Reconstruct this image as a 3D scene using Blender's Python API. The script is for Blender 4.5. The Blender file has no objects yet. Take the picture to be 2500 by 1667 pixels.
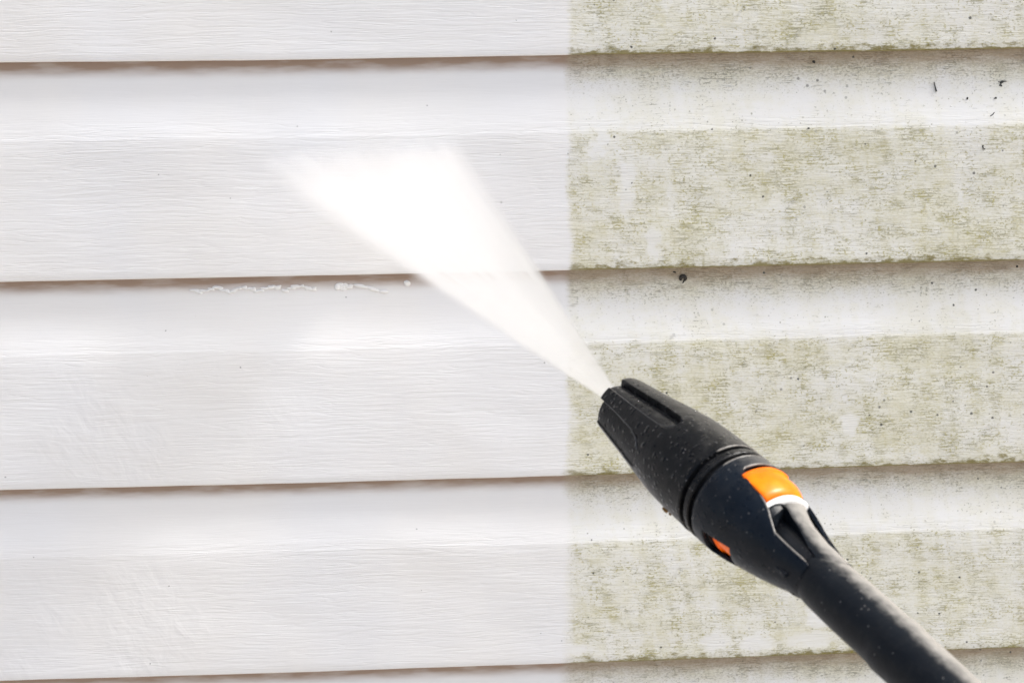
import bpy, bmesh, math, random
from mathutils import Vector, Matrix, noise
random.seed(7)
S = bpy.context.scene
COL = S.collection

# ------------------------------------------------------------------ camera
cam = bpy.data.cameras.new('camera')
co = bpy.data.objects.new('camera', cam)
COL.objects.link(co)
RT = Vector((0.99848037, -0.05443706, -0.00857705))
UP = Vector((0.02255646, 0.26170254, 0.96488496))
FW = Vector((0.05028086, 0.96361216, -0.26253275))
CAMP = Vector((0.0, -0.84765, 0.07758))
m = Matrix((RT, UP, -FW)).transposed().to_4x4()
m.translation = CAMP
co.matrix_world = m
cam.sensor_width = 36.0
cam.lens = 57.1
cam.clip_start = 0.01
cam.clip_end = 2000
cam.dof.use_dof = True
cam.dof.focus_distance = 0.835
cam.dof.aperture_fstop = 24
S.camera = co

# ------------------------------------------------------------------ light
SUN_EL, SUN_AZ = math.radians(48), math.radians(86)      # azimuth measured from the wall normal towards the right
w = bpy.data.worlds.new('World')
S.world = w
w.use_nodes = True
wn = w.node_tree
bg = wn.nodes['Background']
sky = wn.nodes.new('ShaderNodeTexSky')
sky.sky_type = 'NISHITA'
sky.sun_disc = False
sky.sun_elevation = SUN_EL
sky.sun_rotation = math.pi - SUN_AZ
sky.air_density = 1.0
sky.dust_density = 4.0
sky.ozone_density = 0.6
hs = wn.nodes.new('ShaderNodeHueSaturation')
hs.inputs['Saturation'].default_value = 0.78
wn.links.new(sky.outputs[0], hs.inputs['Color'])
wn.links.new(hs.outputs[0], bg.inputs['Color'])
bg.inputs['Strength'].default_value = 0.15
sl = bpy.data.lights.new('sun', 'SUN')
sl.energy = 3.8
sl.angle = math.radians(10)
sl.color = (1.0, 0.98, 0.955)
so = bpy.data.objects.new('sun', sl)
COL.objects.link(so)
sd = Vector((math.sin(SUN_AZ) * math.cos(SUN_EL), -math.cos(SUN_AZ) * math.cos(SUN_EL), math.sin(SUN_EL)))
so.rotation_euler = sd.to_track_quat('Z', 'Y').to_euler()
S.view_settings.view_transform = 'Standard'
S.view_settings.look = 'None'
S.view_settings.gamma = 1
S.view_settings.use_curve_mapping = False
S.view_settings.exposure = 0.61
S.render.engine = 'CYCLES'
S.cycles.volume_bounces = 10
S.cycles.max_bounces = 16
S.cycles.diffuse_bounces = 6
S.cycles.transparent_max_bounces = 24

# ------------------------------------------------------------------ node helpers
class NT:
    def __init__(s, name):
        s.m = bpy.data.materials.new(name); s.m.use_nodes = True
        s.t = s.m.node_tree; s.t.nodes.clear()
    def n(s, typ, **k):
        x = s.t.nodes.new(typ)
        for a, b in k.items(): setattr(x, a, b)
        return x
    def put(s, sock, v):
        if v is None: return
        if hasattr(v, 'is_output'): s.t.links.new(v, sock)
        elif isinstance(v, (tuple, list)) and len(v) == 3 and sock.type == 'RGBA': sock.default_value = (*v, 1)
        else: sock.default_value = v
    def math(s, op, a, b=None, c=None, clamp=False):
        x = s.n('ShaderNodeMath', operation=op, use_clamp=clamp)
        s.put(x.inputs[0], a)
        if b is not None: s.put(x.inputs[1], b)
        if c is not None: s.put(x.inputs[2], c)
        return x.outputs[0]
    def ramp(s, v, a, b, lo=0.0, hi=1.0):
        x = s.n('ShaderNodeMapRange', interpolation_type='SMOOTHSTEP')
        s.put(x.inputs[0], v); s.put(x.inputs[1], a); s.put(x.inputs[2], b); s.put(x.inputs[3], lo); s.put(x.inputs[4], hi)
        return x.outputs[0]
    def mix(s, f, a, b, mode='MIX'):
        x = s.n('ShaderNodeMix', data_type='RGBA', blend_type=mode)
        s.put(x.inputs[0], f); s.put(x.inputs[6], a); s.put(x.inputs[7], b)
        return x.outputs[2]
    def vec(s, x, y, z):
        c = s.n('ShaderNodeCombineXYZ')
        s.put(c.inputs[0], x); s.put(c.inputs[1], y); s.put(c.inputs[2], z)
        return c.outputs[0]
    def noise(s, v, scale=1.0, detail=2.0, rough=0.5, dist=0.0):
        x = s.n('ShaderNodeTexNoise')
        if v is not None: s.put(x.inputs['Vector'], v)
        x.inputs['Scale'].default_value = scale; x.inputs['Detail'].default_value = detail
        x.inputs['Roughness'].default_value = rough; x.inputs['Distortion'].default_value = dist
        return x.outputs[0]
    def bump(s, h, dist, strength=1.0, normal=None):
        x = s.n('ShaderNodeBump')
        x.inputs['Strength'].default_value = strength; x.inputs['Distance'].default_value = dist
        s.put(x.inputs['Height'], h)
        if normal is not None: s.put(x.inputs['Normal'], normal)
        return x.outputs[0]
    def bsdf(s, color, rough=0.5, normal=None, spec=0.5, **k):
        b = s.n('ShaderNodeBsdfPrincipled')
        s.put(b.inputs['Base Color'], color); s.put(b.inputs['Roughness'], rough)
        s.put(b.inputs['Specular IOR Level'], spec)
        if normal is not None: s.put(b.inputs['Normal'], normal)
        for a, v in k.items(): s.put(b.inputs[a.replace('_', ' ')], v)
        o = s.n('ShaderNodeOutputMaterial')
        s.t.links.new(b.outputs[0], o.inputs[0])
        return s.m

H = 0.115          # exposure of one course
BUTT = 0.0044       # how far the butt stands out from the course below
COVE = 0.35        # fraction of the course that is the hollow cove
EDGE_X = 0.0748    # where the washed part ends

# ------------------------------------------------------------------ siding material
def siding_material():
    k = NT('vinyl_siding')
    pos = k.n('ShaderNodeNewGeometry').outputs['Position']
    sp = k.n('ShaderNodeSeparateXYZ'); k.put(sp.inputs[0], pos)
    x, y, z = sp.outputs
    uv = k.n('ShaderNodeUVMap'); uv.uv_map = 'UVMap'
    su = k.n('ShaderNodeSeparateXYZ'); k.put(su.inputs[0], uv.outputs[0])
    v = su.outputs[1]
    # -------- moulded wood grain, fine relief
    warp = k.noise(k.vec(k.math('MULTIPLY', x, 9), 0, k.math('MULTIPLY', z, 26)), 1, 3)
    zz = k.math('ADD', z, k.math('MULTIPLY', warp, 0.008))
    g1 = k.noise(k.vec(k.math('MULTIPLY', x, 30), 0, k.math('MULTIPLY', zz, 620)), 1, 3, .6)
    g2 = k.noise(k.vec(k.math('MULTIPLY', x, 55), 3, k.math('MULTIPLY', zz, 1500)), 1, 2, .6)
    g3 = k.noise(k.vec(k.math('MULTIPLY', x, 17), 7, k.math('MULTIPLY', zz, 260)), 1, 2, .5)
    g3 = k.math('ABSOLUTE', k.math('SUBTRACT', g3, 0.5))          # thin curving ridge lines
    g3 = k.ramp(g3, 0.0, 0.035)
    grain_amt = k.math('ADD', 0.25, k.ramp(v, COVE - .12, COVE + .02, 0, .75))
    gr = k.math('ADD', k.math('MULTIPLY', g1, 0.60), k.math('ADD', k.math('MULTIPLY', g2, 0.50), k.math('MULTIPLY', g3, 0.16)))
    gr = k.math('MULTIPLY', gr, grain_amt)
    n = k.bump(gr, 0.00034, 1.0)
    # gentle oil-canning of the sheet
    big = k.noise(k.vec(k.math('MULTIPLY', x, 7), 0, k.math('MULTIPLY', z, 16)), 1, 2)
    n = k.bump(big, 0.0035, 1.0, n)
    # wavy film of water running over the washed part, low and to the left
    rip = k.noise(k.vec(k.math('ADD', k.math('MULTIPLY', x, 120), k.math('MULTIPLY', z, 50)), 0, k.math('MULTIPLY', z, 80)), 1, 2, .5, .3)
    rmask = k.ramp(k.noise(k.vec(k.math('MULTIPLY', x, 14), 4, k.math('MULTIPLY', z, 14)), 1, 2), .43, .6)
    rmask = k.math('MULTIPLY', rmask, k.ramp(x, -.02, -.16))
    rmask = k.math('MULTIPLY', rmask, k.math('MULTIPLY', k.ramp(z, -.12, -.20), k.ramp(v, .3, .45)))
    n = k.bump(k.math('MULTIPLY', rip, k.math('ADD', .03, rmask)), 0.0004, 1.0, n)

    # -------- clean vinyl
    tone = k.noise(k.vec(k.math('MULTIPLY', x, 11), 2, k.math('MULTIPLY', z, 9)), 1, 3)
    clean = k.mix(k.ramp(tone, .35, .65), (.785, .79, .80), (.80, .795, .785))
    fine = k.ramp(g1, .38, .62)
    clean = k.mix(k.math('MULTIPLY', fine, .05), clean, (.60, .60, .60))
    # lap shadow painted tan into the corner right under each butt, patchy with grime
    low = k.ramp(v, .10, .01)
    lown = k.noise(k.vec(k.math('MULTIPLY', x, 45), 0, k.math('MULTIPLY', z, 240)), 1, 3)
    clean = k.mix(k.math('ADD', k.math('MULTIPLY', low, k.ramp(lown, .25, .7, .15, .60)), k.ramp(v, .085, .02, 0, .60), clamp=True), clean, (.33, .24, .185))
    # peppering of specks
    def specks(scale, rad, keep, seed):
        vo = k.n('ShaderNodeTexVoronoi', feature='F1')
        k.put(vo.inputs['Vector'], k.vec(x, seed, z)); vo.inputs['Scale'].default_value = scale
        d = k.math('ADD', vo.outputs['Distance'], k.math('MULTIPLY', k.math('SUBTRACT', k.noise(pos, 2200, 1), .5), rad * 1.1))
        col = k.n('ShaderNodeSeparateColor'); k.put(col.inputs[0], vo.outputs['Color'])
        size = k.math('MULTIPLY', rad, k.math('ADD', .45, k.math('MULTIPLY', col.outputs[1], .8)))
        a = k.math('SUBTRACT', 1.0, k.ramp(k.math('DIVIDE', d, size), .7, 1.2))
        return k.math('MULTIPLY', a, k.math('LESS_THAN', col.outputs[0], keep))
    sp_clean = specks(85, .050, .38, 3.3)
    clean = k.mix(k.math('MULTIPLY', sp_clean, .6), clean, (.16, .17, .17))

    # -------- dirty vinyl
    patch = k.noise(k.vec(k.math('MULTIPLY', x, 16), 1, k.math('MULTIPLY', z, 26)), 1, 6, .68)
    patch2 = k.noise(k.vec(k.math('MULTIPLY', x, 130), 5, k.math('MULTIPLY', z, 190)), 1, 6, .75)
    drips = k.noise(k.vec(k.math('ADD', k.math('MULTIPLY', x, 150), k.math('MULTIPLY', z, 30)), 9, k.math('MULTIPLY', z, 16)), 1, 3, .55)
    pm = k.math('ADD', k.math('MULTIPLY', patch, .38), k.math('ADD', k.math('MULTIPLY', patch2, .34), k.math('MULTIPLY', drips, .28)))
    covelight = k.math('MULTIPLY', k.ramp(v, .07, .19), k.ramp(v, COVE + .015, COVE - .02))   # rain rinses the slope of the cove
    grow = k.math('SUBTRACT', k.ramp(pm, .28, .62), k.math('MULTIPLY', covelight, .60), clamp=True)
    # bare rubbed patches and runs
    spots = [(.1589, -.3345, .0085, .0055), (.1842, -.3365, .0105, .0040), (.2145, -.3350, .0130, .0050), (.2190, -.3205, .0060, .0090),
             (.0930, -.0425, .0030, .0050), (.0900, -.0500, .0045, .0040), (.1060, -.0700, .0035, .0130), (.1203, -.1010, .0040, .0090),
             (.0811, -.3370, .0080, .0030), (.2314, -.2056, .0050, .0060), (.0990, -.0180, .0120, .0040)]
    bare = None
    wx = k.math('MULTIPLY', k.math('SUBTRACT', k.noise(pos, 170, 3, .6), .5), .016)
    wz = k.math('MULTIPLY', k.math('SUBTRACT', k.noise(pos, 140, 3, .6), .5), .012)
    for (cx, cz, a, b) in spots:
        dx = k.math('DIVIDE', k.math('ADD', k.math('SUBTRACT', x, cx), wx), a)
        dz = k.math('DIVIDE', k.math('ADD', k.math('SUBTRACT', z, cz), wz), b)
        q = k.ramp(k.math('ADD', k.math('MULTIPLY', dx, dx), k.math('MULTIPLY', dz, dz)), 2.0, .15)
        bare = q if bare is None else k.math('MAXIMUM', bare, q)
    grow = k.math('MULTIPLY', grow, k.math('SUBTRACT', 1, k.math('MULTIPLY', bare, .85)))
    film = k.mix(k.ramp(patch, .40, .60), (.70, .69, .57), (.67, .65, .49))
    base = k.mix(k.ramp(patch, .3, .7), (.765, .77, .765), (.75, .75, .705))
    dirty = k.mix(k.math('MULTIPLY', grow, .80), base, film)
    # olive streaks caught in the grain
    s1 = k.noise(k.vec(k.math('MULTIPLY', x, 85), 0, k.math('MULTIPLY', zz, 1800)), 1, 5, .74)
    s2 = k.noise(k.vec(k.math('MULTIPLY', x, 620), 6, k.math('MULTIPLY', zz, 950)), 1, 2, .6)
    th = k.math('SUBTRACT', .650, k.math('MULTIPLY', grow, .135))
    m1 = k.ramp(k.math('SUBTRACT', s1, k.math('SUBTRACT', th, .012)), 0, .05)
    m2 = k.ramp(k.math('SUBTRACT', s2, k.math('ADD', th, -.005)), 0, .06)
    clump = k.ramp(k.noise(k.vec(k.math('MULTIPLY', x, 60), 2, k.math('MULTIPLY', z, 95)), 1, 3, .6), .36, .62, .30, 1)
    st = k.math('MULTIPLY', k.math('MAXIMUM', m1, k.math('MULTIPLY', m2, .9)), clump)
    st = k.math('MULTIPLY', st, k.math('SUBTRACT', 1, k.math('MULTIPLY', bare, .75)))
    hue = k.ramp(k.noise(pos, 95, 2), .42, .62)
    olive = k.mix(hue, (.34, .30, .05), (.28, .26, .11))
    olive = k.mix(k.ramp(v, .30, .38), (.26, .265, .22), olive)
    dirty = k.mix(k.math('MULTIPLY', st, .72), dirty, olive)
    # soot under the butt
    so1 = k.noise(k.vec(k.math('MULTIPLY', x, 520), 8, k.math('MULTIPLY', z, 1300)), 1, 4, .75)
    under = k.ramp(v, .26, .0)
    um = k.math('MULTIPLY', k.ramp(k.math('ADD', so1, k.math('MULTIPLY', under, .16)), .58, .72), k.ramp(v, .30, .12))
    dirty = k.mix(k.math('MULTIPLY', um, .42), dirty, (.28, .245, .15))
    grime_shade = k.math('ADD', k.math('MULTIPLY', k.ramp(v, .15, .03), k.ramp(lown, .2, .7, .15, .65)), k.ramp(v, .085, .02, 0, .60), clamp=True)  # dirt under the lap, deepened with the lap's brown shadow as colour
    dirty = k.mix(k.math('MULTIPLY', grime_shade, .75), dirty, (.32, .235, .155))
    # algae along the drip edge
    al = k.noise(k.vec(k.math('MULTIPLY', x, 120), 1, k.math('MULTIPLY', z, 260)), 1, 4, .68)
    al2 = k.noise(k.vec(k.math('MULTIPLY', x, 9), 1, k.math('MULTIPLY', z, 8)), 1, 2)
    edge = k.ramp(v, .94, 1.0)
    am = k.ramp(k.math('ADD', k.math('ADD', al, k.math('MULTIPLY', edge, .44)), k.math('MULTIPLY', al2, .30)), .78, .98)
    am = k.math('MULTIPLY', am, k.ramp(v, .90, .96))
    dirty = k.mix(k.math('MULTIPLY', am, .88), dirty, (.20, .165, .035))
    # sparse dark dots
    d1 = specks(210, .085, .34, 1.7)
    d2 = specks(95, .075, .50, 5.1)
    d3 = k.math('MULTIPLY', specks(190, .12, .6, 9.4), k.math('MULTIPLY', k.ramp(k.noise(k.vec(k.math('MULTIPLY', x, 22), 3, k.math('MULTIPLY', z, 22)), 1, 3), .45, .6), k.ramp(x, .12, .26, .25, 1)))
    dirty = k.mix(k.math('MULTIPLY', d1, .55), dirty, (.16, .16, .10))
    dirty = k.mix(k.math('MULTIPLY', d2, .9), dirty, (.05, .055, .05))

    dirty = k.mix(k.math('MULTIPLY', d3, .85), dirty, (.06, .065, .06))

    # -------- the sharp edge of the washed area
    en = k.math('MULTIPLY', k.math('SUBTRACT', k.noise(k.vec(0, 0, z), 24, 2), .5), .012)
    ef = k.math('MULTIPLY', k.math('SUBTRACT', k.noise(k.vec(k.math('MULTIPLY', x, 260), 0, k.math('MULTIPLY', z, 700)), 1, 4, .7), .5), .0065)
    xe = k.math('ADD', x, k.math('ADD', en, ef))
    low_soft = k.ramp(z, -.18, -.34, 0, .0032)
    face = k.ramp(xe, k.math('SUBTRACT', EDGE_X - .0018, low_soft), k.math('ADD', EDGE_X + .0024, low_soft))
    face = k.math('MULTIPLY', face, k.ramp(x, EDGE_X - .001, EDGE_X + .012, .82, 1.0))
    color = k.mix(face, clean, dirty)
    rough = k.math('ADD', .42, k.math('MULTIPLY', face, k.math('ADD', .10, k.math('MULTIPLY', st, .3))))
    # dirt stands very slightly proud
    n = k.bump(k.math('MULTIPLY', k.math('ADD', st, am), face), 0.00012, 1.0, n)
    return k.bsdf(color, rough, n, .35)
M_SIDING = siding_material()

def plain(name, col, rough=.5, spec=.5, noise_scale=0, amt=.0, bump=0.0, col2=None, **kw):
    k = NT(name)
    tc = k.n('ShaderNodeTexCoord').outputs['Object']
    c, n = col, None
    if noise_scale:
        t = k.noise(tc, noise_scale, 4, .6)
        c = k.mix(k.math('MULTIPLY', k.ramp(t, .35, .7), amt), col, col2 or (.3, .3, .3))
        if bump: n = k.bump(t, bump)
    return k.bsdf(c, rough, n, spec, **kw)

def black_plastic(name, col, rough, dust, grain, droplets=0.0, sheen=.1, spec=.5, film=.0, lit_side=.0):
    k = NT(name)
    tc = k.n('ShaderNodeTexCoord').outputs['Object']
    fine = k.noise(tc, 1500, 3, .6)
    mid = k.noise(tc, 260, 4, .65)
    low = k.noise(tc, 55, 3, .55)
    c = k.mix(k.math('MULTIPLY', k.ramp(mid, .45, .75), dust), col, (.07, .068, .064))
    c = k.mix(k.math('MULTIPLY', k.ramp(low, .4, .7), .35), c, tuple(a * 1.7 for a in col))
    vo = k.n('ShaderNodeTexVoronoi', feature='F1'); k.put(vo.inputs['Vector'], tc); vo.inputs['Scale'].default_value = 720
    sc = k.n('ShaderNodeSeparateColor'); k.put(sc.inputs[0], vo.outputs['Color'])
    dot = k.math('MULTIPLY', k.ramp(vo.outputs['Distance'], .30, .12), k.math('LESS_THAN', sc.outputs[0], k.ramp(low, .42, .62, .02, .24)))
    c = k.mix(k.math('MULTIPLY', dot, k.math('ADD', .12, dust * 1.3)), c, (.40, .38, .36))
    r = k.math('ADD', rough, k.math('MULTIPLY', k.math('SUBTRACT', mid, .5), .30))
    n = k.bump(fine, grain)
    n = k.bump(mid, grain * 1.8, 1.0, n)
    if droplets:
        v2 = k.n('ShaderNodeTexVoronoi', feature='SMOOTH_F1'); k.put(v2.inputs['Vector'], tc); v2.inputs['Scale'].default_value = 480
        s2 = k.n('ShaderNodeSeparateColor'); k.put(s2.inputs[0], v2.outputs['Color'])
        bead = k.math('MULTIPLY', k.ramp(v2.outputs['Distance'], .42, .0), k.math('LESS_THAN', s2.outputs[1], .45))
        n = k.bump(bead, droplets, 1.0, n)
        r = k.math('SUBTRACT', r, k.math('MULTIPLY', k.ramp(bead, .05, .3), .25))
    # dried splash film, patchy
    c = k.mix(k.math('MULTIPLY', k.ramp(mid, .3, .7, .5, 1), film), c, (.30, .29, .27))
    if lit_side:      # highlight painted into the colour on the side turned to the sun
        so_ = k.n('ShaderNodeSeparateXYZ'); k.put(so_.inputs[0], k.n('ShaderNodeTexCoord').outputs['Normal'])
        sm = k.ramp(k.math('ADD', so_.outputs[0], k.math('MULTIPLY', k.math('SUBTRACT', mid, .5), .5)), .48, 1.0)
        c = k.mix(k.math('MULTIPLY', sm, lit_side), c, (.30, .285, .26))
    return k.bsdf(c, r, n, spec, Sheen_Weight=sheen, Sheen_Roughness=.35, Sheen_Tint=(1, .98, .95, 1))
M_SLEEVE = black_plastic('wet_black_plastic', (.0035, .0040, .0050), .33, .16, .00010, .00040, sheen=.0, spec=.17, film=.0, lit_side=.16)
M_SHELL = black_plastic('blue_black_plastic', (.0045, .0075, .0125), .36, .12, .00007, .00010, sheen=.0, spec=.17, film=.0, lit_side=.25)
M_TUBE = black_plastic('rubber_black_plastic', (.0055, .0075, .0105), .42, .10, .00010, sheen=.0, spec=.16, film=.0, lit_side=.85)
M_CORE = black_plastic('core_black_plastic', (.004, .005, .007), .40, .05, .00006)
M_ORANGE = plain('orange_plastic', (1.0, .15, .0), .36, .25, 120, .6, .00006, (1.0, .26, .001))
M_WHITE = plain('white_plastic_ring', (.80, .79, .77), .45, .5, 200, .2, .0, (.6, .58, .55))
M_STEEL = plain('brass_nozzle', (.45, .36, .2), .35, .5, 300, .3, .0, (.3, .22, .12), Metallic=1.0)
M_RUST = plain('dried_mud', (.20, .11, .035), .8, .2, 900, .6, .0001, (.08, .05, .02))
M_DARK = plain('dark_debris', (.018, .018, .016), .6, .3, 1500, .6, .0001, (.07, .06, .05))
M_GREYD = plain('grey_debris', (.055, .06, .058), .7, .3, 1500, .6, .0001, (.03, .03, .03))
M_SHEATH = plain('sheathing', (.25, .19, .12), .9, .2, 20, .4, .0, (.15, .1, .06))
M_CONCRETE = plain('concrete_plinth', (.36, .35, .33), .85, .3, 30, .6, .001, (.25, .24, .22))
M_PAVE = plain('pale_gravel_ground', (.42, .38, .33), .9, .2, 25, .7, .004, (.25, .23, .20))
def water_material(name, tint=(1, 1, 1)):
    k = NT(name)
    return k.bsdf(tint, .03, None, .5, Transmission_Weight=1.0, IOR=1.33)
M_WATER = water_material('clear_water')
M_SUDS = plain('milky_wash_water', (.79, .785, .775), .22, .4)

# ------------------------------------------------------------------ object helpers
def link(name, me, mat, parent=None, smooth=True):
    o = bpy.data.objects.new(name, me)
    COL.objects.link(o)
    if mat: me.materials.append(mat)
    if smooth:
        for p in me.polygons: p.use_smooth = True
    if parent: o.parent = parent
    return o
def mesh(name, verts, faces, mat, parent=None, smooth=True):
    me = bpy.data.meshes.new(name)
    me.from_pydata([tuple(v) for v in verts], [], faces)
    me.update()
    return link(name, me, mat, parent, smooth)
def empty(name, loc=(0, 0, 0)):
    o = bpy.data.objects.new(name, None)
    COL.objects.link(o); o.location = loc; o.empty_display_size = .02
    return o
def tag(o, label=None, cat=None, group=None, kind=None):
    if label: o['label'] = label
    if cat: o['category'] = cat
    if group: o['group'] = group
    if kind: o['kind'] = kind
    return o
def sharp(o, deg=35):
    me = o.data
    me.set_sharp_from_angle(angle=math.radians(deg))

# ------------------------------------------------------------------ ground
GZ = -1.38
gv, gf = [], []
R = 900
ring = [0, 3, 10, 40, 160, R]
gn = 32
gv.append((0, -2, GZ))
for r in ring[1:]:
    for i in range(gn):
        a = 2 * math.pi * i / gn
        gv.append((r * math.cos(a), -2 + r * math.sin(a), GZ))
for i in range(gn): gf.append((0, 1 + i, 1 + (i + 1) % gn))
for j in range(len(ring) - 2):
    b0, b1 = 1 + j * gn, 1 + (j + 1) * gn
    for i in range(gn): gf.append((b0 + i, b1 + i, b1 + (i + 1) % gn, b0 + (i + 1) % gn))
g = mesh('ground', gv, gf, M_PAVE, None, False)
tag(g, kind='structure')

# ------------------------------------------------------------------ siding wall
wall = empty('siding_wall', (0, 0, GZ))
tag(wall, 'white vinyl lap siding wall, washed clean on the left and mossy on the right', 'wall')
DZ = {0: -.0002, 1: .0007, 2: -.0007, 3: .0002}
X0, X1 = -2.2, 2.6
def cove_y(v): return BUTT * (1 - min(max(v, 0) / COVE, 1) ** 1.35)
def edge_z(k, x):
    z = -k * H + DZ.get(k, 0)
    z += -.0007 * math.cos(min(abs(x), .6) * math.pi / .7) if abs(x) < .36 else .0
    z += .0005 * noise.noise((x * 6, k * 7.3, 0)) + .00015 * noise.noise((x * 40, k * 3.1, 2))
    return z
def edge_y(k, x): return .0005 * noise.noise((x * 5, k * 2.7, 8))
def panel(k):
    near = -1 <= k <= 5
    if near:
        xs = [X0, -1.6, -1.2, -.8, -.6] + [-.5 + i * .008 for i in range(138)] + [.7, .9, 1.3, 1.9, X1]
    else:
        xs = [X0 + (X1 - X0) * i / 24 for i in range(25)]
    vs = [0, .03, .07, .11, .15, .19, .22, .25, .28, .30, .32, .335, .345, .35, .355, .37, .42, .5, .6, .7, .8, .88, .93, .96]
    verts, uvs = [], []
    nrow = None
    for x in xs:
        zt, zb = edge_z(k - 1, x), edge_z(k, x)
        L = zt - zb
        ey = edge_y(k, x)
        row = [((zt + .012), BUTT, 0.0)]
        for v in vs:
            yy = cove_y(v)
            # soften the arris between cove and face a little
            if .33 < v < .37: yy += .00012
            yy += ey * min(1, max(0, (v - .3) / .5))
            row.append((zt - L * v, yy, v))
        # rounded drip edge and return
        r = .0011
        for a in (0, 30, 60, 90):
            t = math.radians(a)
            row.append((zb + r - r * math.sin(t), ey + r - r * math.cos(t), .97 + .03 * math.sin(t)))
        row.append((zb + .0001, BUTT - .0007, 1.0))
        row.append((zb + .004, BUTT - .0006, 1.0))
        nrow = len(row)
        for (z, yv, vv) in row:
            verts.append((x, yv, z - GZ)); uvs.append((x, vv))
    faces = []
    for i in range(len(xs) - 1):
        for j in range(nrow - 1):
            a = i * nrow + j
            faces.append((a, a + 1, a + nrow + 1, a + nrow))
    o = mesh('siding_panel', verts, faces, M_SIDING, wall)
    uvl = o.data.uv_layers.new(name='UVMap')
    for lp in o.data.loops: uvl.data[lp.index].uv = uvs[lp.vertex_index]
    return o
for k in range(-14, 11): panel(k)
def box(name, a, b, mat, parent=None):
    v = [(x, y, z) for x in (a[0], b[0]) for y in (a[1], b[1]) for z in (a[2], b[2])]
    f = [(0, 1, 3, 2), (4, 6, 7, 5), (0, 4, 5, 1), (2, 3, 7, 6), (0, 2, 6, 4), (1, 5, 7, 3)]
    return mesh(name, v, f, mat, parent, False)
box('sheathing', (X0, .014, .05), (X1, .10, 15 * H - GZ), M_SHEATH, wall)
box('plinth', (X0, .004, -.02), (X1, .0135, -10 * H - GZ - .002), M_CONCRETE, wall)

def surf_y(z):
    return cove_y((-z / H) % 1.0)

# ------------------------------------------------------------------ lance: frame along its axis, origin at the nozzle mouth
T = Vector((0.07253908, -0.22943158, -0.11527170))
A = Vector((0.44312475, -0.86882538, -0.22086853))
N = Vector((-0.60419100, -0.47146163, 0.64239954))
XA = N.cross(A)
lance = empty('pressure_washer_lance')
ml = Matrix((XA, N, A)).transposed().to_4x4()
ml.translation = T
lance.matrix_world = ml
tag(lance, 'black pressure washer lance with fluted nozzle and orange collar, spraying the wall', 'lance')
mm = .001
def P(s, deg, r):
    a = math.radians(deg)
    return (r * math.sin(a), r * math.cos(a), s)
def interp(x, tab):
    if x <= tab[0][0]: return tab[0][1]
    for (a, b), (c, d) in zip(tab, tab[1:]):
        if x <= c: return b + (d - b) * (x - a) / (c - a)
    return tab[-1][1]
def sstep(t):
    t = min(1, max(0, t)); return t * t * (3 - 2 * t)
def lathe(name, prof, mat, n=96, parent=lance, closed=False, ang=35):
    verts, faces = [], []
    for (s, r) in prof:
        for i in range(n): verts.append(P(s * mm, 360 * i / n, r * mm))
    m_ = len(prof)
    for j in range(m_ if closed else m_ - 1):
        a, b = j * n, ((j + 1) % m_) * n
        for i in range(n): faces.append((a + i, a + (i + 1) % n, b + (i + 1) % n, b + i))
    o = mesh(name, verts, faces, mat, parent)
    sharp(o, ang)
    return o

# --- sleeve with flutes
SL = [(6.5, 12.2), (8, 12.5), (24, 14.6), (40, 17.0), (50, 18.3), (58, 18.75), (66, 18.9), (72.6, 19.05), (73.4, 19.2), (74.0, 19.0), (74.2, 18.4)]
FL = [(10, 40, 51, 2.7), (-66, -15, 42, 2.3), (100, 130, 51, 2.7), (155, 206, 42, 1.6), (232, 262, 51, 2.7)]
def sleeve_r(s, deg):
    r = interp(s, SL)
    for (p0, p1, se, dep) in FL:
        c = (p0 + p1) / 2
        d = (deg - c + 180) % 360 - 180
        arc = math.radians(d) * r
        hw = math.radians((p1 - p0) / 2) * r
        hw = min(hw, math.radians((p1 - p0) / 2) * 16)
        rr = min(hw, 4.5)
        # rounded-end slot
        qx, qs = abs(arc) - (hw - rr), s - (se - rr)
        if qx <= 0 and qs <= 0: sd = max(qx, qs) - rr
        else: sd = math.hypot(max(qx, 0), max(qs, 0)) - rr
        t = sstep(-sd / .55 + .1)
        tilt = .55 + .45 * (arc / hw if hw else 0)
        r -= dep * t * max(.3, tilt + .15)
    return r
verts, faces = [], []
ss = [6.5 + i * .5 for i in range(133)] + [73.4, 74.0, 74.2]
nn = 540
for s in ss:
    for i in range(nn):
        verts.append(P(s * mm, i * 360 / nn, sleeve_r(s, i * 360 / nn) * mm))
# front rim turning into the bore
for (s, r) in ((6.1, -0.5), (6.1, -1.2)):
    pass
rim0 = len(ss)
for i in range(nn): verts.append(P(6.2 * mm, i * 360 / nn, (sleeve_r(6.5, i * 360 / nn) - .5) * mm))
for i in range(nn): verts.append(P(6.2 * mm, i * 360 / nn, 9.2 * mm))
for i in range(nn): verts.append(P(20 * mm, i * 360 / nn, 8.4 * mm))
for i in range(nn): verts.append(P(20 * mm, i * 360 / nn, 2.0 * mm))
back = len(ss) + 4
for i in range(nn): verts.append(P(74.2 * mm, i * 360 / nn, 17.0 * mm))
def strip(a, b):
    for i in range(nn): faces.append((a * nn + i, a * nn + (i + 1) % nn, b * nn + (i + 1) % nn, b * nn + i))
for j in range(len(ss) - 1): strip(j, j + 1)
strip(rim0, 0); strip(rim0 + 1, rim0); strip(rim0 + 2, rim0 + 1); strip(rim0 + 3, rim0 + 2)
strip(len(ss) - 1, back)
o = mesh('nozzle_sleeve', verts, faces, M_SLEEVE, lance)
sharp(o, 50)
lathe('nozzle_insert', [(19.5, .6), (9.5, .6), (9.5, 2.6), (11, 3.4), (19.8, 3.6)], M_STEEL, 32)

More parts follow.
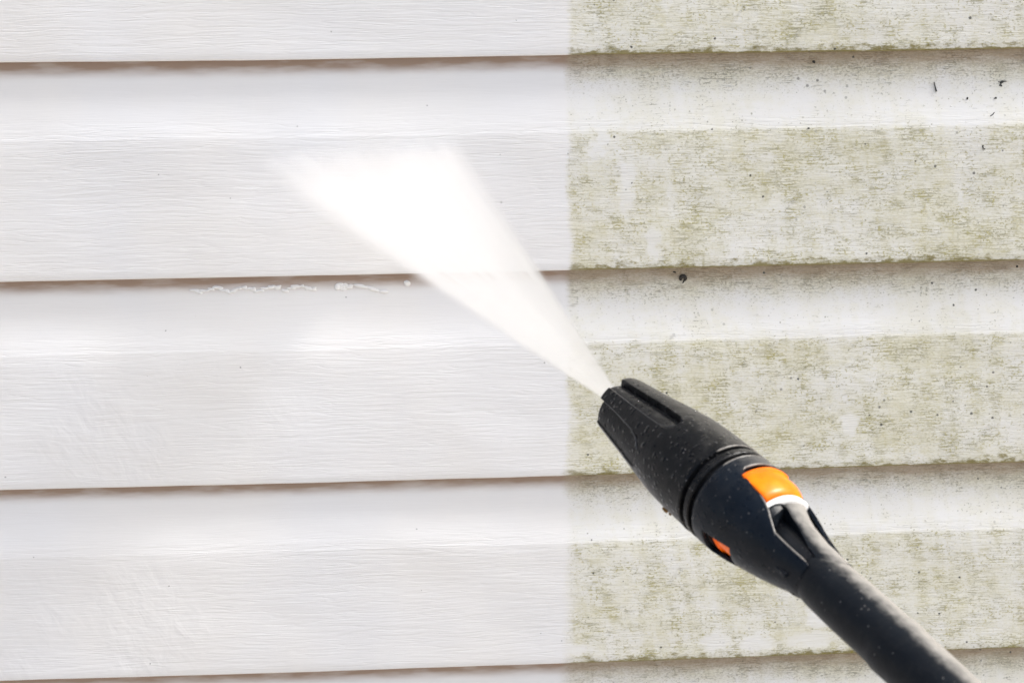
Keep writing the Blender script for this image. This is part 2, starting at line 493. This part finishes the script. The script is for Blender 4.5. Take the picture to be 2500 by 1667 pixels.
# --- rings between sleeve and head
lathe('groove_core', [(70, 16.9), (83.5, 16.9)], M_CORE)
lathe('collar_ring', [(76.0, 17.0), (76.0, 18.5), (76.5, 18.9), (78.6, 19.0), (79.1, 18.6), (79.1, 17.0)], M_SLEEVE)

# --- head shell: a tapering hood with two side windows and an open back
SH = [(81.3, 18.5), (82.0, 19.0), (88, 18.9), (95, 18.1), (102, 16.7), (108, 15.6), (114, 14.4), (120, 12.9), (126, 11.4), (132, 10.4)]
ENDC = [(0, 131), (1.0, 122), (2.5, 115.6), (9, 112.4), (16, 109), (21, 106.0), (26, 101.5), (27.8, 98.5), (28.8, 95), (29.4, 92.4), (33.0, 92.0), (34.0, 88.2), (36, 87.6), (60, 87.2)]
def s_end(deg):
    d = deg % 360
    if d > 180: d -= 360
    dd = d if d <= 60 else 120 - d            # mirrored about the window's middle
    if d < -120: dd = -1
    if dd < 0: return 132.0
    return interp(dd, ENDC)
degs = []
d = 0.0
fine = [i * .5 for i in range(0, 241)]
coarse = [120 + i * 2 for i in range(1, 120)]
degs = fine + [c for c in coarse if c < 360]
lev = [81.3, 81.6, 82.0, 83.5, 85, 86.5, 88, 90, 92, 94, 96, 98, 99.5, 101.5, 104, 107, 110, 113, 116, 119, 122, 125, 128, 132]
verts, faces = [], []
tot = len(lev)
for dg in degs:
    e = s_end(dg)
    for l in lev:
        s = 81.3 + (l - 81.3) * (e - 81.3) / (132 - 81.3)
        verts.append(P(s * mm, dg, interp(s, SH) * mm))
nd = len(degs)
for i in range(nd):
    i2 = (i + 1) % nd
    a = degs[i] if degs[i] <= 180 else degs[i] - 360
    for j in range(tot - 1):
        if -92 <= a <= -55 and 88 <= lev[j] < 101.5: continue
        faces.append((i * tot + j, i2 * tot + j, i2 * tot + j + 1, i * tot + j + 1))
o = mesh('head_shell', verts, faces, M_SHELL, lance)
md = o.modifiers.new('thick', 'SOLIDIFY'); md.thickness = .0014; md.offset = -1.0
bv = o.modifiers.new('round', 'BEVEL'); bv.width = .0003; bv.segments = 2; bv.limit_method = 'ANGLE'; bv.angle_limit = math.radians(50)
# which side is outside: recalc
bm = bmesh.new(); bm.from_mesh(o.data); bmesh.ops.recalc_face_normals(bm, faces=bm.faces)
f0 = max(bm.faces, key=lambda f: f.calc_center_median().y)
if f0.normal.y < 0: bmesh.ops.reverse_faces(bm, faces=bm.faces)
bm.to_mesh(o.data); bm.free()
for p in o.data.polygons: p.use_smooth = True

M_EDGE_HI = plain('painted_edge_highlight', (.20, .185, .165), .35, .5, 700, .7, .0, (.05, .05, .05))  # pale grey that paints the bright rim of the head and ring edges
M_EDGE_HI_DIM = plain('painted_dim_highlight', (.05, .05, .052), .30, .5, 500, .7, .0, (.01, .01, .012))  # dimmer grey that paints the lit edges of the flutes
def highlight_strip(name, pts, rad, n=8, sub=6, mat=None):
    # pts: (s, phi, r) in mm and degrees; a thin pale strip that paints a highlight along an edge
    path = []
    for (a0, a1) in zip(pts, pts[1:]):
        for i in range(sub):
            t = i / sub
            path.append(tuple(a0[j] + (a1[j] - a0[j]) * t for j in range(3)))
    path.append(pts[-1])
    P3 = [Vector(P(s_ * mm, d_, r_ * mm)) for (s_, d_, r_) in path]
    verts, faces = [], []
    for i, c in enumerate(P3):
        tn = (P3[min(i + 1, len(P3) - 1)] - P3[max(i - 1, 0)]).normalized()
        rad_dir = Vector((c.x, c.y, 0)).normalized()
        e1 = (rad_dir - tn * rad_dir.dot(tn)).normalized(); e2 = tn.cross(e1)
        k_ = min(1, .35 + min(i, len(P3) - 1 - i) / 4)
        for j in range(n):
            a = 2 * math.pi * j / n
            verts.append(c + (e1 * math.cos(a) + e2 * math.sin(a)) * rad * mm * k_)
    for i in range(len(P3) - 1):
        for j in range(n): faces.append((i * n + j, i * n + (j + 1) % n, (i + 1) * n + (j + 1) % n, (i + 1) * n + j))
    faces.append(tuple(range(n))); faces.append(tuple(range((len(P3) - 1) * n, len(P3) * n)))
    return mesh(name, verts, faces, mat or M_EDGE_HI, lance)
R_ = lambda s_, off=-.35: interp(s_, SH) + off
highlight_strip('edge_highlight', [(99.0, 27.4, R_(99)), (104, 24.2, R_(104)), (107.3, 20, R_(107)), (111, 12.2, R_(111)), (115.4, 2.6, R_(115.4)), (121, 1.0, R_(121)), (127, .2, R_(127)), (130.5, 0, R_(130.5))], .42)
highlight_strip('edge_highlight', [(81.7, d_, 18.75) for d_ in range(22, 101, 6)], .38)
highlight_strip('edge_highlight', [(74.0, d_, 18.75) for d_ in range(30, 101, 6)], .38)
highlight_strip('edge_highlight', [(88.0, 34.5, 18.5)] + [(87.5, d_, 18.6) for d_ in range(38, 86, 6)], .42)

q_ = lambda s_: interp(s_, SL) - .12
highlight_strip('edge_highlight', [(7, -14.5, q_(7)), (20, -14.5, q_(20)), (33, -16.5, q_(33)), (38.5, -21, q_(38)), (41.8, -31, q_(41.5)), (42.2, -42, q_(42)), (40.5, -56, q_(40))], .24, mat=M_EDGE_HI_DIM)
highlight_strip('edge_highlight', [(7, 9.5, q_(7)), (28, 10.5, q_(28)), (44, 11.5, q_(44)), (49, 16, q_(49)), (51, 24, q_(51))], .17, mat=M_EDGE_HI_DIM)

# --- orange selector collar, white ring, inner pipe
oc_prof = [(88.8, 15), (88.8, 17.0), (89.4, 18.0), (90.4, 19.0), (91.8, 19.2), (92.3, 18.5), (94, 18.3), (97, 18.35), (98.5, 18.1), (101.5, 17.2), (103.2, 16.3), (103.8, 15.2), (103.8, 10)]
verts, faces = [], []
for (s, rr) in oc_prof:
    for i in range(180):
        dg = i * 2
        dd_ = abs((dg - 62 + 180) % 360 - 180)
        cut = 2.6 * sstep((dd_ - 33) / 7)
        verts.append(P(s * mm, dg, min(rr, max(rr - cut, 10)) * mm))
for j in range(len(oc_prof) - 1):
    for i in range(180): faces.append((j * 180 + i, j * 180 + (i + 1) % 180, (j + 1) * 180 + (i + 1) % 180, (j + 1) * 180 + i))
o = mesh('orange_collar', verts, faces, M_ORANGE, lance); sharp(o, 35)
lathe('white_ring', [(104.2, 10), (104.2, 15.0), (104.8, 15.9), (105.8, 16.0), (106.6, 15.4), (106.8, 14.6), (106.8, 10)], M_WHITE, 128)
lathe('inner_pipe', [(80, 16.8), (88.6, 16.8), (88.7, 9.0), (103, 9.0), (107, 8.6), (136, 8.2)], M_CORE)
# spine: raised back that runs from the ring down into the tube
def spine():
    verts, faces = [], []
    st = [106.9, 107.6, 109, 111, 114, 118, 122, 126, 130, 134, 138]
    for s in st:
        rt_ = interp(s, [(106.9, 13.4), (107.6, 14.6), (109, 14.3), (114, 12.4), (118, 11.3), (126, 9.8), (134, 9.2), (138, 9.0)])
        pl = interp(s, [(106.9, 40), (109, 45), (118, 40), (126, 27), (130, 22), (138, 6)])
        pr = interp(s, [(106.9, 95), (110, 84), (118, 80), (126, 84), (138, 110)])
        row = []
        n_ = 14
        row.append(P(s * mm, pl, 7.2 * mm))
        row.append(P(s * mm, pl, (rt_ - .7) * mm))
        for i in range(n_ + 1):
            t = i / n_
            row.append(P(s * mm, pl + .8 + (pr - pl - 1.6) * t, (rt_ - .15 * (abs(2 * t - 1) ** 6)) * mm))
        row.append(P(s * mm, pr, (rt_ - .7) * mm))
        row.append(P(s * mm, pr, 7.2 * mm))
        verts += row
        w_ = len(row)
    for i in range(len(st) - 1):
        for j in range(w_ - 1):
            a = i * w_ + j
            faces.append((a, a + 1, a + w_ + 1, a + w_))
    faces.append(tuple(range(w_)))
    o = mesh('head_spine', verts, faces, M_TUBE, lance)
    sharp(o, 40)
spine()
# web that closes the front of the side pocket
def web():
    verts = [P(107.0 * mm, d_, r_ * mm) for (d_, r_) in ((18, 9), (18, 15.2), (24, 15.4), (32, 15.2), (40, 14.4), (45, 13.9), (45, 9))]
    verts += [P(s_ * mm, d_, r_ * mm) for (s_, d_, r_) in ((110.5, 12, 9), (110.5, 12, 13.6), (110.2, 20, 13.6), (109.6, 30, 13.4), (108.8, 38, 13.2), (108.4, 45, 13.0), (108.4, 45, 9))]
    f = [tuple(range(7)), tuple(reversed(range(7, 14)))] + [(i, (i + 1) % 7, (i + 1) % 7 + 7, i + 7) for i in range(7)]
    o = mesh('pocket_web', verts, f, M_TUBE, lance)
    b = o.modifiers.new('round', 'BEVEL'); b.width = .0004; b.segments = 2
    sharp(o, 30)
web()
# little square lug beside the orange collar
def lug(name, s0, s1, d0, d1, r0, r1, mat):
    v = [P(s * mm, d_, r * mm) for s in (s0, s1) for d_ in (d0, d1) for r in (r0, r1)]
    f = [(0, 1, 3, 2), (4, 6, 7, 5), (0, 4, 5, 1), (2, 3, 7, 6), (0, 2, 6, 4), (1, 5, 7, 3)]
    o = mesh(name, v, f, mat, lance, False)
    b = o.modifiers.new('round', 'BEVEL'); b.width = .0003; b.segments = 2
    return o
lug('latch_lug', 103.2, 107.4, -84, -60, 12, 15.9, M_CORE)
lug('side_rib', 108.5, 127, -46, -38, 8, 12.6, M_SHELL)
# keel under the head
lug('keel', 109, 128.5, -112, -84, 8, 11.6, M_SHELL)

# --- tube, slightly kinked at the neck
B = Vector((-0.04161912, -0.00698276, 0.99910915)).normalized()
Q0 = Vector((0, 0, .118))
bx = Vector((1, 0, 0)); bx = (bx - B * bx.dot(B)).normalized(); by = B.cross(bx)
TB = [(-6, 6.0), (8, 6.4), (11, 9.2), (13, 9.9), (17, 10.35), (30, 10.4), (44, 10.1), (49, 10.15), (52, 10.55), (60, 10.3), (90, 10.2), (140, 10.4), (300, 10.6), (560, 10.6)]
verts, faces = [], []
ts = [-6, -2, 2, 6, 8, 9, 10, 11, 12, 13, 14, 16, 18, 24, 30, 36, 41, 44, 47, 49, 50.5, 52, 55, 60, 70, 80, 95, 110, 130, 160, 200, 260, 340, 430, 520, 560]
n = 64
for t in ts:
    c = Q0 + B * (t * mm)
    for i in range(n):
        a = 2 * math.pi * i / n
        dirx, diry = math.cos(a), math.sin(a)
        r = interp(t, TB)
        if 5 < t < 45: r -= .9 * max(0, dirx) * sstep((45 - t) / 30)      # flatter on top by the neck
        p = c + bx * (r * mm * dirx) + by * (r * mm * diry)
        verts.append(tuple(p))
for j in range(len(ts) - 1):
    for i in range(n):
        faces.append((j * n + i, j * n + (i + 1) % n, (j + 1) * n + (i + 1) % n, (j + 1) * n + i))
faces.append(tuple(range((len(ts) - 1) * n, len(ts) * n)))
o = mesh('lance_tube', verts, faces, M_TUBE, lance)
bm = bmesh.new(); bm.from_mesh(o.data); bmesh.ops.recalc_face_normals(bm, faces=bm.faces); bm.to_mesh(o.data); bm.free()

# --- clot of dried mud on the lower side of the sleeve
bm = bmesh.new()
for (s, dg, r, q) in ((58, -92, 18.7, 1.1), (60.2, -88, 18.9, 1.0), (62, -91, 18.9, .7)):
    b = bmesh.ops.create_icosphere(bm, subdivisions=2, radius=q * mm)
    c = Vector(P(s * mm, dg, r * mm))
    for v_ in b['verts']:
        v_.co = c + v_.co * (1 + .35 * noise.noise(v_.co * 1400))
me = bpy.data.meshes.new('mud_clot'); bm.to_mesh(me); bm.free()
link('mud_clot', me, M_RUST, lance)

# ------------------------------------------------------------------ beads of water on the nozzle
bm = bmesh.new()
rnd = random.Random(5)
cnt = 0
while cnt < 150:
    s = rnd.uniform(10, 80); dg = rnd.gauss(58, 30)
    if not -80 < dg < 150: continue
    q = rnd.choice([.14, .18, .22, .3, .42]) * rnd.uniform(.7, 1.1)
    r = sleeve_r(s, dg % 360) if s < 74 else 19.0
    if 74 < s < 76: continue
    if rnd.random() < .25:
        s = rnd.uniform(83, 100); dg = rnd.uniform(-60, 20); r = interp(s, SH)
    b = bmesh.ops.create_icosphere(bm, subdivisions=2, radius=q * mm)
    c = (ml @ Vector(P(s * mm, dg, (r - q * .25) * mm)))
    for v_ in b['verts']: v_.co = v_.co + c
    cnt += 1
me = bpy.data.meshes.new('water_beads'); bm.to_mesh(me); bm.free()
o = link('water_beads', me, M_WATER)
tag(o, 'fine beads of water scattered over the black nozzle', 'water', kind='stuff')

# ------------------------------------------------------------------ the fan of water
Hh = Vector((-0.0352, 0.0, -0.0490))
SO = T + (T - Hh).normalized() * .010           # orifice, a little inside the mouth
az = (Hh - SO); LN = az.length; az.normalize()
axx = Vector((1, 0, 0)); axx = (axx - az * axx.dot(az)).normalized()
ay = az.cross(axx)
ms = Matrix((axx, ay, az)).transposed().to_4x4(); ms.translation = SO
HW, HT = .0500, .0075                             # half width and half thickness where it meets the wall
def spray_mat():
    k = NT('water_spray')
    tc = k.n('ShaderNodeTexCoord').outputs['Object']
    sp = k.n('ShaderNodeSeparateXYZ'); k.put(sp.inputs[0], tc)
    x, y, z = sp.outputs
    t = k.math('DIVIDE', z, LN)
    wv = k.math('ADD', .0011, k.math('MULTIPLY', t, HW * 1.10))
    tv = k.math('ADD', .0012, k.math('MULTIPLY', t, HT))
    u = k.math('DIVIDE', k.math('ABSOLUTE', x), wv)
    ux = k.math('DIVIDE', x, wv)
    q = k.math('DIVIDE', y, tv)
    eu = k.ramp(u, 1.0, k.math('SUBTRACT', .90, k.math('MULTIPLY', t, .18)))
    ev = k.ramp(k.math('ABSOLUTE', q), 1.0, .15)
    rays = k.noise(k.vec(k.math('MULTIPLY', ux, 11), k.math('MULTIPLY', q, 1.5), k.math('MULTIPLY', t, 1.6)), 1, 3)
    ry = k.ramp(rays, .3, .7, .55, 1.35)
    fade = k.math('DIVIDE', k.ramp(t, 1.07, .82, .20, 1.0), k.math('ADD', .10, k.math('MULTIPLY', t, .9)))
    d = k.math('MULTIPLY', k.math('MULTIPLY', eu, ev), k.math('MULTIPLY', ry, k.math('MULTIPLY', fade, 135.0)))
    v = k.n('ShaderNodeVolumeScatter')
    v.inputs['Color'].default_value = (1, 1, 1, 1)
    v.inputs['Anisotropy'].default_value = 0.8
    k.put(v.inputs['Density'], d)
    o = k.n('ShaderNodeOutputMaterial')
    k.t.links.new(v.outputs[0], o.inputs['Volume'])
    return k.m
verts = []
z0, z1 = .0, LN + .012
for zz_ in (z0, z1):
    t = zz_ / LN
    a_, b_ = .0012 + t * HW * 1.12, .0013 + t * HT * 1.02
    verts += [(-a_, -b_, zz_), (a_, -b_, zz_), (a_, b_, zz_), (-a_, b_, zz_)]
sf = [(3, 2, 1, 0), (4, 5, 6, 7), (0, 1, 5, 4), (1, 2, 6, 5), (2, 3, 7, 6), (3, 0, 4, 7)]
M_SPRAY = spray_mat()
sp_o = mesh('water_spray', verts, sf, M_SPRAY, None, False)
sp_o.matrix_world = ms
M_SPRAY.cycles.volume_step_rate = .6
M_SPRAY.cycles.homogeneous_volume = False
tag(sp_o, 'fan of white high pressure water shooting from the nozzle onto the clean siding', 'water spray', kind='stuff')

# ------------------------------------------------------------------ water clinging under the lap
bm = bmesh.new()
def blob(x, z, a, b, tilt, h=.0011):
    s_ = bmesh.ops.create_icosphere(bm, subdivisions=3, radius=1.0)
    rot = Matrix.Rotation(math.radians(tilt), 3, 'Y')
    for v_ in s_['verts']:
        q = v_.co.copy()
        q = Vector((q.x * a, q.y * h, q.z * b))
        q = rot @ q
        q *= 1 + .22 * noise.noise(Vector((q.x * 500 + x * 900, q.z * 700, 1)))
        v_.co = Vector((x + q.x, surf_y(z) - .0001 + q.y, z + q.z))
rb = random.Random(11)
for (x, z, a, b, t_) in ((-.0365, -.1218, .0042, .0011, 14), (-.0300, -.1236, .0042, .0012, 22), (-.0245, -.1250, .0028, .0011, 10),
                         (-.0492, -.1222, .0016, .0017, 0), (-.0117, -.1208, .0020, .0016, 30)):
    blob(x, z, a, b, t_)
for i in range(34):
    x = -.125 + .062 * i / 33 + rb.uniform(-.001, .001)
    blob(x, -.1222 - .0012 * math.sin(i * .8) + rb.uniform(-.0005, .0005), rb.uniform(.0014, .0028), rb.uniform(.0005, .0010), rb.uniform(-25, 25), .0007)
for i in range(10):
    blob(rb.uniform(-.062, -.04), rb.uniform(-.1235, -.1205), rb.uniform(.0012, .0022), rb.uniform(.0005, .0010), rb.uniform(-30, 30), .0007)
me = bpy.data.meshes.new('wash_water'); bm.to_mesh(me); bm.free()
o = link('wash_water', me, M_SUDS)
rm = o.modifiers.new('merge', 'REMESH'); rm.mode = 'VOXEL'; rm.voxel_size = .00022; rm.use_smooth_shade = True
smo = o.modifiers.new('soft', 'SMOOTH'); smo.iterations = 4
tag(o, 'rippling wash water clinging just under the lap, left of the spray', 'water', kind='stuff')

# ------------------------------------------------------------------ small things stuck to the mossy side
def tube_mesh(name, pts, rads, mat, label, cat, group=None, n=8):
    c0 = Vector(pts[0]); verts, faces = [], []
    for i, p in enumerate(pts):
        p = Vector(p)
        d_ = (Vector(pts[min(i + 1, len(pts) - 1)]) - Vector(pts[max(i - 1, 0)])).normalized()
        a_ = d_.cross(Vector((0, 1, 0))).normalized(); b_ = d_.cross(a_)
        for j in range(n):
            t = 2 * math.pi * j / n
            verts.append(p - c0 + (a_ * math.cos(t) + b_ * math.sin(t)) * rads[i])
    for i in range(len(pts) - 1):
        for j in range(n): faces.append((i * n + j, i * n + (j + 1) % n, (i + 1) * n + (j + 1) % n, (i + 1) * n + j))
    faces.append(tuple(range(n))); faces.append(tuple(range((len(pts) - 1) * n, len(pts) * n)))
    o = mesh(name, verts, faces, mat)
    o.location = c0
    return tag(o, label, cat, group)
# curled larva case
cx, cz = .1373, -.1212
pts, rads = [], []
for i in range(22):
    a = math.radians(-50 + 290 * i / 21 + 180)
    rr = .0012 + .0003 * i / 21
    pts.append((cx + rr * math.cos(-a), surf_y(cz) - .0007, cz + rr * math.sin(-a) * .9))
    rads.append(.0004 + .00075 * math.sin(math.pi * min(1, (i + 2) / 24)))
pts.append((pts[-1][0] - .0008, pts[-1][1] + .0002, pts[-1][2] - .0016)); rads.append(.00018)
tube_mesh('curled_larva', pts, rads, M_DARK, 'small dark curled larva stuck under the second lap on the mossy siding', 'insect')
# twig bits
tube_mesh('twig', [(.2688, surf_y(-.0175) - .0003, -.0175), (.2694, surf_y(-.0195) - .0004, -.0197), (.2702, surf_y(-.0222) - .0003, -.0224)], [.00022, .0003, .00042], M_GREYD,
          'tiny grey twig standing nearly upright under the top lap', 'debris')
def clump(name, x, z, parts, mat, label, cat='debris', group=None):
    bm = bmesh.new()
    for (dx, dz, a, b, t_) in parts:
        s_ = bmesh.ops.create_icosphere(bm, subdivisions=2, radius=1)
        rot = Matrix.Rotation(math.radians(t_), 3, 'Y')
        for v_ in s_['verts']:
            q = rot @ Vector((v_.co.x * a * 1.3, v_.co.y * min(a, b) * .7, v_.co.z * b * 1.3))
            q *= 1 + .35 * noise.noise(Vector((q.x * 2500 + x * 900, q.z * 2500, z * 100)))
            v_.co = Vector((dx, surf_y(z + dz) - surf_y(z), dz)) + q
    me = bpy.data.meshes.new(name); bm.to_mesh(me); bm.free()
    o = link(name, me, mat); o.location = (x, surf_y(z) - .0001, z)
    return tag(o, label, cat, group)
K = .001
clump('soil_smudge', .3053, -.0180, [(0, 0, 1.0 * K, .5 * K, -20), (1.3 * K, .2 * K, 1.2 * K, .18 * K, -3), (-.5 * K, -.6 * K, .4 * K, .5 * K, 0), (-.9 * K, -1.6 * K, .5 * K, .3 * K, -30), (-.2 * K, -1.9 * K, .35 * K, .35 * K, 0), (-1.5 * K, .1 * K, .5 * K, .15 * K, 10)], M_GREYD,
      'ragged grey smudge of soil near the right edge under the top lap')
clump('soil_smudge', .3024, -.0262, [(0, 0, .45 * K, .4 * K, 0), (-.6 * K, -.2 * K, .5 * K, .2 * K, -10)], M_GREYD, 'small dark crumb just below the ragged soil smudge')
clump('twig', .3006, -.0349, [(.6 * K, .5 * K, .8 * K, .2 * K, -50), (-.3 * K, -.3 * K, .9 * K, .2 * K, -30)], M_GREYD, 'thin slanting bark splinter below the soil smudges at right')
clump('dirt_crumb', .2870, -.0262, [(0, 0, .40 * K, .55 * K, 10)], M_DARK, 'black oval crumb between the upright twig and the soil smudges')
clump('dirt_crumb', .2964, -.0520, [(0, .5 * K, .35 * K, .55 * K, 15), (.2 * K, -.3 * K, .3 * K, .45 * K, 0), (1.0 * K, -1.0 * K, .4 * K, .2 * K, 0)], M_DARK, 'dark hooked crumb at the top of the second mossy course, far right')
clump('dirt_crumb', .2044, -.0061, [(0, 0, .65 * K, .5 * K, 20), (.4 * K, -.3 * K, .4 * K, .4 * K, 0)], M_DARK, 'dark brown crumb tucked right under the top lap')
clump('dirt_crumb', .1328, -.1177, [(0, 0, .8 * K, .3 * K, 20), (.5 * K, -.2 * K, .3 * K, .3 * K, 0)], M_DARK, 'dark crumb hanging at the second lap above the curled larva')
clump('dirt_crumb', .3215, -.1185, [(0, 0, .5 * K, .5 * K, 20)], M_DARK, 'round black crumb at the right edge under the second lap')
clump('dirt_crumb', .2021, -.0405, [(0, 0, .5 * K, .35 * K, -30), (-.3 * K, .3 * K, .5 * K, .1 * K, 40), (.3 * K, -.1 * K, .6 * K, .1 * K, 10)], M_GREYD, 'blue grey star shaped speck low on the upper cove')
# droplets
def droplet(x, z, r, label):
    bm = bmesh.new(); bmesh.ops.create_icosphere(bm, subdivisions=3, radius=r)
    for v_ in bm.verts:
        v_.co.y *= .65; v_.co.z *= 1.1
    me = bpy.data.meshes.new('water_droplet'); bm.to_mesh(me); bm.free()
    o = link('water_droplet', me, M_WATER); o.location = (x, surf_y(z) - r * .25, z)
    tag(o, label, 'water droplet', 'droplets on the mossy siding')
droplet(.1954, -.0793, .00085, 'largest clear water droplet, midway across the second mossy course')
droplet(.2147, -.0789, .0006, 'small clear droplet to the right of the largest droplet')
droplet(.1615, -.0585, .0006, 'small clear droplet to the upper left of the largest droplet')
droplet(.1657, .0221, .0009, 'clear droplet near the top of the photo above the first lap')
droplet(.1325, -.1518, .0007, 'round droplet on the pale cove below the curled larva')
droplet(.1387, -.2895, .0013, 'broad flat droplet on the lower mossy course left of the lance')
